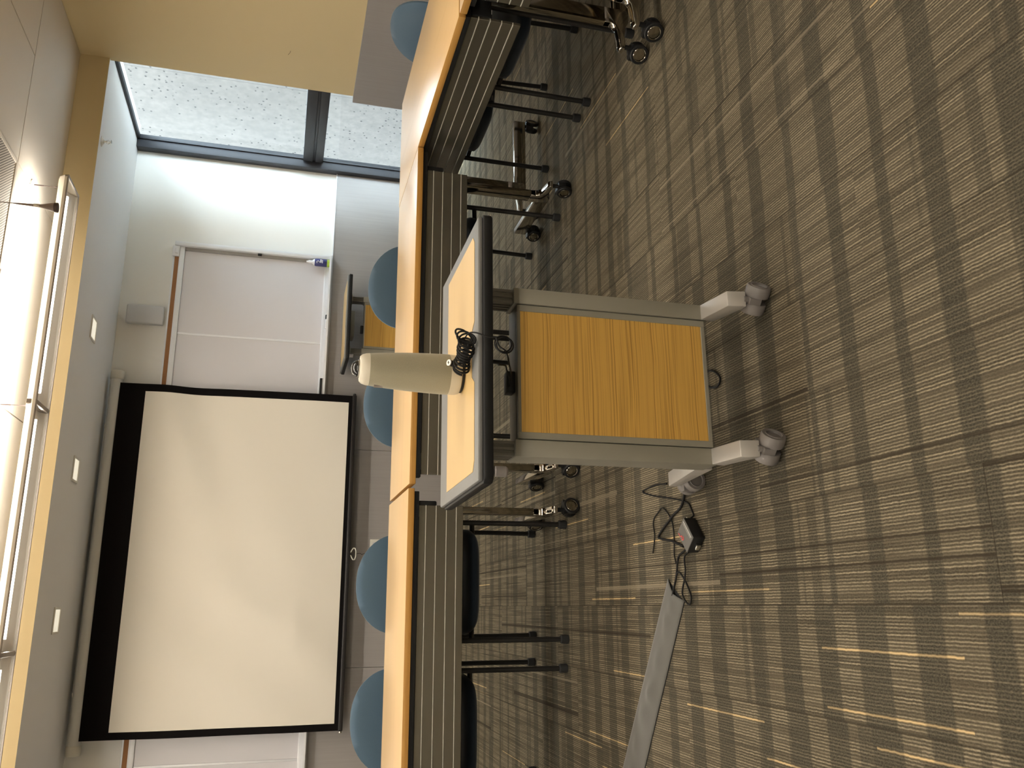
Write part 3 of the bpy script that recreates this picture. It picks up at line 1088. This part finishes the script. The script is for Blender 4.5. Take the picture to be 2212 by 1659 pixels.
def make_cart(label, loc, rz, lift=0.0, topz=.82):
    """local: origin on the floor below the middle of the front face; front faces -Y"""
    t = thing('mobile_lectern', label, 'lectern', loc, rz, 'grey mobile lecterns with wood panels')
    hb, hc = .1795, .226
    zt, zb = .681 + lift, .122
    # worktop: grey rim with a wood inset, notched for cables
    yn, yf = -.185, .268
    w = .322
    b = MB()
    b.box(-w, w, yn, yf, topz - .012, topz, .004, 2)
    tp = b.build('worktop', M['cart_rim'], t)
    b = MB()
    prof = []
    b.prism([(-w + .004, yn - .012), (w - .004, yn - .012), (w + .006, yn), (w + .006, yf), (-w - .006, yf), (-w - .006, yn)], topz - .034, topz - .0115, 'Z', .004)
    b.build('edge_band', M['black_edge'], tp)
    b = MB()
    m_ = .040
    b.prism([(-w + m_ - .012, yf - .095), (-w + m_ - .012, yn + .050), (-w + m_ + .012, yn + .035), (-.085, yn + .035), (-.066, yn + .062), (.046, yn + .062), (.065, yn + .035),
             (w - m_ - .012, yn + .035), (w - m_ + .006, yn + .050), (w - m_ + .006, yf - .095)], topz - .002, topz + .0012, 'Z')
    b.build('wood_inset', M['cart_top_wood'], tp)
    b = MB()
    b.box(-.10, .10, -.02, .12, topz - .075, topz - .033, .006)
    for s in (-1, 1):
        b.box(s * .2035 - .028, s * .2035 + .028, -.02, .16, topz - .055, topz - .033, .004)
    b.build('top_support', M['cart_grey'], t)
    b = MB()
    b.lathe([(.012, 0), (.012, .024), (.009, .028)], (-w + .02, yn - .012, topz - .036), (0, 0, -1), 16)
    b.build('lock_knob', M['caster_grey'], t)
    for s in (-1, 1):
        x = s * .2040
        b = MB()
        b.box(x - .0222, x + .0222, 0, .085, zb, zt, .003, 2)
        c = b.build('column', M['cart_grey'], t)
        b = MB()
        for ya, yb in ((.014, .026), (.034, .042), (.050, .058), (.066, .076)):
            b.box(x - .019, x + .019, ya, yb, zt - .05, topz - .034, .001, 1)
        b.box(x - .013, x + .013, .020, .070, zt - .05, topz - .034)
        for xa in (-.019, -.004, .011):
            b.box(x + xa, x + xa + .008, .010, .016, zt - .05, topz - .034, .001, 1)
        b.build('inner_column', M['cart_dark'], c)
        # feet: bars running out of the column, sloping down to casters
        b = MB()
        b.prism([(.01, .142), (-.112, .120), (-.122, .070), (-.095, .070), (.01, .10)], x - .0215, x + .0215, 'X', .002)
        b.prism([(.075, .150), (.362, .094), (.368, .070), (.34, .066), (.075, .10)], x - .0215, x + .0215, 'X', .002)
        fo = b.build('foot', M['cart_silver'], t)
        caster(fo, x, -.118, .033, .029, math.radians(-42), 'caster_grey', 'caster_grey', .075, .009)
        caster(fo, x, .335, .033, .026, math.radians(95), 'caster_grey', 'caster_grey', .075, .009)
    # cabinet body between the columns
    b = MB()
    z0, z1 = .132, .672 + lift
    b.box(-hb, hb, .012, .085, z0, z1, .002)
    for q in ((-hb, -hb + .0175, z0, z1), (hb - .0175, hb, z0, z1)):
        b.box(q[0], q[1], .002, .02, q[2], q[3], .001, 1)
    b.box(-hb + .0175, hb - .0175, .002, .02, z0, z0 + .0115, .001, 1)
    b.box(-hb + .0175, hb - .0175, .002, .02, z1 - .0085, z1, .001, 1)
    bo = b.build('cabinet', M['cart_grey'], t)
    MB().box(-hb + .0175, hb - .0175, .004, .02, z0 + .0115, z1 - .0085).build('wood_panel', M['cart_wood'], bo, 0)
    b = MB()
    b.box(-.054, .003, .025, .062, z1, z1 + .022, .003)
    b.build('power_outlet', M['black_plastic'], t)
    return t


C1 = make_cart('grey wheeled lectern with oak panel in the foreground, carrying the standing camera', (.586, 2.0, 0), math.radians(1.3))
C2 = make_cart('grey wheeled lectern with oak panel standing far back under the whiteboard', (2.052, 6.10, 0), math.radians(-1.0), .045, .862)

# ------------------------------------------------------------------ conference camera on the near lectern
TZ = .8213
t = thing('conference_camera', 'upright greige cloth-covered room camera standing on the wooden lectern top', 'camera', (.556, 1.985, TZ), math.radians(10))
b = MB()
b.lathe([(.040, 0), (.044, .002), (.044, .007)], seg=40)
b.build('foot_ring', M['black_plastic'], t)
b = MB()
b.lathe([(.043, .0065), (.047, .009), (.0495, .018), (.0500, .036)], seg=48)
bs = b.build('base_band', M['owl_plastic'], t)
b = MB()
b.lathe([(.0500, .0355), (.0502, .05), (.0492, .09), (.047, .14), (.0435, .19), (.0405, .222), (.0395, .230)], seg=48)
bd = b.build('cloth_body', M['owl_cloth'], t)
b = MB()
b.lathe([(.0395, .2298), (.0385, .238), (.0355, .247), (.031, .252), (.022, .2535)], seg=48)
b.build('top_cap', M['owl_plastic'], t)
b = MB()
b.lathe([(.021, .2532), (.021, .257), (.019, .263), (.014, .269), (.007, .272), (.001, .2725)], seg=32)
ln = b.build('lens_dome', M['lens_black'], t)
b = MB()
b.lathe([(.0225, .2535), (.0225, .2565), (.0208, .2570)], seg=32)
b.build('lens_ring', M['steel'], ln)
a = math.radians(-105)
b = MB()
b.lathe([(.004, 0), (.004, .0012), (.0025, .0016)], (.049 * math.cos(a), .049 * math.sin(a), .022), (math.cos(a), math.sin(a), .1), 16)
b.build('port', M['lamp_trim'], bs)
b = MB()
b.box(-.006, .006, -.001, .0012, .195, .217)
o = b.build('side_badge', M['lamp_trim'], bd, 0)
o.location = (-.0415, .004, 0)
o.rotation_euler = (0, 0, PI / 2)

# coiled lead in front of the camera, its plug turned to the viewer
t = thing('coiled_cable', 'bundled black power lead with a round plug lying before the camera on the lectern', 'cable', (.585, 1.868, TZ))
b = MB()
pts = []
turns = 10
e0, e1 = Vector((-.040, .030, .021)), Vector((.010, -.044, .023))
ax_ = (e1 - e0).normalized()
sx_ = Vector((ax_.y, -ax_.x, 0)).normalized()
for k in range(turns * 18 + 1):
    q = k / (turns * 18)
    a = 2 * PI * turns * q
    rr = .0172 + .0022 * math.sin(q * 11)
    pts.append(e0.lerp(e1, q) + sx_ * (rr * 1.35 * math.cos(a)) + Vector((0, 0, rr * math.sin(a) + .0015 * math.sin(7 * q))) + ax_ * (.004 * math.cos(a)))
b.tube(pts, .0026, 7)
for k in range(3):
    c0 = Vector((.010 + .006 * k, -.050 + .004 * k, .024 + .003 * k))
    b.tube([c0 + Vector((.016 * math.cos(2 * PI * j / 20), .006 * math.sin(2 * PI * j / 20), .019 * math.sin(2 * PI * j / 20 + .4 * k))) for j in range(21)], .0024, 7)
cb = b.build('coil', M['cable'], t)
b = MB()
b.tube(curve_pts([(.012, -.040, .030), (.024, -.058, .022), (.020, -.078, .008), (.010, -.089, -.012), (.008, -.092, -.035)], 8), .0018, 6)
lx, lz = -.008, -.056
for k in range(2):
    b.tube([(lx + .004 * k + .019 * math.cos(2 * PI * j / 24), -.089 + .004 * k, lz + .003 * k + .020 * math.sin(2 * PI * j / 24)) for j in range(25)], .002, 6)
b.tube(curve_pts([(.008, -.093, -.035), (-.012, -.092, -.042), (-.024, -.088, -.06), (-.034, -.02, -.085), (-.024, .08, -.116), (-.034, .14, -.130), (-.046, .175, -.131)], 8), .002, 6)
b.tube(curve_pts([(-.05, -.07, -.045), (-.036, -.02, -.075), (-.022, .06, -.10), (-.030, .13, -.128)], 8), .002, 6)
b.build('hanging_lead', M['cable'], cb)
pd = Vector((-.0, -.55, .83)).normalized()
pc = Vector((-.024, .042, .030))
b = MB()
b.lathe([(.0055, 0), (.0075, .003), (.0075, .024)], pc, pd, 18)
pg = b.build('plug', M['black_plastic'], t)
b = MB()
b.lathe([(.0076, .0235), (.0078, .0255), (.0070, .0262)], pc, pd, 20)
b.build('plug_face', M['plug_white'], pg)
b = MB()
uu = pd.orthogonal().normalized()
vv = pd.cross(uu)
q0 = pc + pd * .0264
b.tube([q0 + Vector((1, 0, 0)) * .004, q0 - Vector((1, 0, 0)) * .0045], .0007, 5)
b.tube([q0 + Vector((1, 0, 0)) * .002, q0 + pd.cross(Vector((1, 0, 0))) * .003 + Vector((1, 0, 0)) * .0], .0006, 5)
b.tube([q0 - Vector((1, 0, 0)) * .002, q0 - pd.cross(Vector((1, 0, 0))) * .003], .0006, 5)
b.build('plug_mark', M['cable'], pg)

# ------------------------------------------------------------------ floor: signal box, leads, cord cover
bx = Vector((.207, 2.370, 0))
ang = math.atan2(2.373 - 2.320, .156 - .196)
t = thing('signal_box', 'small flat black electronics box with red print lying on the carpet', 'electronics', (bx.x, bx.y, 0), math.atan2(2.320 - 2.376, .196 - .260))
hx_, hy_ = .043, .032
MB().box(-hx_, hx_, -hy_, hy_, .003, .040, .002).build('case', M['black_plastic'], t)
MB().box(-hx_ + .0005, hx_ - .0005, -hy_ + .0005, hy_ - .0005, .0395, .042, .0008, 1).build('lid', M['avbox_top'], t)
b = MB()
b.box(-.036, .034, .0205, .0235, .0415, .0426)
b.box(-.034, .030, .0155, .0165, .0415, .0426)
b.build('white_print', M['avbox_white'], t, 0)
b = MB()
b.tube(curve_pts([(-.034, -.026, .0424), (-.018, -.024, .0424), (-.013, -.016, .0424), (-.005, -.024, .0424), (.002, -.017, .0424), (-.004, -.011, .0424)], 5), .0014, 6)
b.build('red_print', M['avbox_red'], t, 0)
b = MB()
b.box(hx_ - .001, hx_ + .012, -.010, .008, .012, .026, .002)
b.box(-hx_ - .012, -hx_ + .001, .012, .026, .012, .026, .002)
b.build('connector', M['steel'], t)
for q in ((-.034, -.024), (.034, -.024), (-.034, .024), (.034, .024)):
    MB().lathe([(.006, 0), (.006, .004)], (q[0], q[1], 0), seg=12).build('foot_pad', M['rubber'], t)

cables = [
    ('thin black lead looping left then back to the box on the carpet', .0026,
     [(.391, 2.558), (.398, 2.637), (.396, 2.703), (.389, 2.754), (.37, 2.692), (.354, 2.614), (.337, 2.521), (.321, 2.449), (.307, 2.41), (.285, 2.392), (.267, 2.384), (.256, 2.386)], .018),
    ('thick black lead zigzagging from the lectern foot past the signal box', .0042,
     [(.388, 2.40), (.365, 2.415), (.343, 2.427), (.319, 2.443), (.299, 2.467), (.284, 2.514), (.265, 2.556), (.246, 2.599), (.222, 2.636), (.212, 2.603), (.203, 2.543), (.195, 2.512), (.183, 2.470), (.176, 2.425)], .016),
    ('thin loose black lead curling on the carpet with a free end', .0024,
     [(.172, 2.688), (.204, 2.674), (.233, 2.667), (.264, 2.674), (.287, 2.664), (.302, 2.634), (.315, 2.598), (.295, 2.559), (.263, 2.53), (.227, 2.521), (.193, 2.522), (.16, 2.526), (.137, 2.519), (.128, 2.517)], .0),
    ('black lead running straight from the signal box into the cord cover', .0036,
     [(.168, 2.408), (.162, 2.455), (.152, 2.487), (.13, 2.502), (.108, 2.508), (.081, 2.519), (.054, 2.536), (.030, 2.55)], .012),
    ('black lead making a narrow loop beside the open end of the cord cover', .0030,
     [(.158, 2.400), (.150, 2.445), (.133, 2.451), (.106, 2.448), (.079, 2.457), (.052, 2.473), (.031, 2.476), (.009, 2.454), (.003, 2.430), (.025, 2.419), (.054, 2.436), (.082, 2.463), (.102, 2.498), (.07, 2.525), (.035, 2.545)], .010),
]
for k, (lab, r, pts, lift) in enumerate(cables):
    P3 = []
    n = len(pts)
    for i, (x, y) in enumerate(pts):
        z = r + .0008 + k * .0012
        P3.append((x, y, z + (lift if (i == n - 1 and k < 2) or (i == 0 and k > 2) else 0)))
    ctr = Vector((sum(p[0] for p in P3) / n, sum(p[1] for p in P3) / n, 0))
    b = MB()
    b.tube([p - ctr for p in curve_pts(P3, 6)], r, 7)
    o = b.build('floor_cable', M['cable'])
    o.location = ctr
    tag(o, lab, 'cable', 'black leads on the carpet')
# lead under the near lectern
b = MB()
P3 = [(.69, 2.26, .0040), (.688, 2.215, .0045), (.672, 2.182, .005), (.650, 2.160, .0055), (.632, 2.170, .006), (.630, 2.20, .006), (.65, 2.26, .005), (.66, 2.32, .0045)]
ctr = Vector((.66, 2.22, 0))
b.tube([p - ctr for p in curve_pts(P3, 6)], .0032, 7)
o = b.build('floor_cable', M['cable'])
o.location = ctr
tag(o, 'short black lead curled on the carpet under the near lectern', 'cable', 'black leads on the carpet')

# cloth cord cover, slightly puffed along its middle
A0, A1 = Vector((.045, 2.535, 0)), Vector((-1.25, 3.415, 0))
t = thing('cord_cover', 'long grey cloth strip covering leads across the carpet at the lower left', 'cable cover', (A0.x, A0.y, 0))
dirv = (A1 - A0)
Ln = dirv.length
dirv.normalize()
sd = Vector((-dirv.y, dirv.x, 0))
random.seed(3)
bumps = [(random.uniform(0.03, .98), random.uniform(-.25, .25), random.uniform(.02, .05)) for _ in range(26)]


def cov(u, v):
    w = .064 + .014 * u
    s = (v - .5) * 2
    h = .0065 * (1 - s * s) ** .7 if abs(s) < 1 else 0
    for q, sv, wd in bumps:
        h += .0060 * math.exp(-((u - q) * Ln / wd) ** 2 - ((s - sv) / .35) ** 2)
    end = .030 * (1 - u / .03) * (1 - abs(s)) if u < .03 else 0
    return dirv * (u * Ln + (-.006 + end * .6)) + sd * (s * w) + Vector((0, 0, .0022 + h))


b = MB()
b.grid(150, 14, cov)
o = b.build('cloth_top', M['strip_grey'], t, 80)
md = o.modifiers.new('thickness', 'SOLIDIFY')
md.thickness = .0015
md.offset = 1
b = MB()
b.grid(60, 2, lambda u, v: dirv * (u * Ln) + sd * ((v - .5) * 2 * (.066 + .014 * u)) + Vector((0, 0, .0010)))
o = b.build('black_backing', M['rubber'], t, 0)
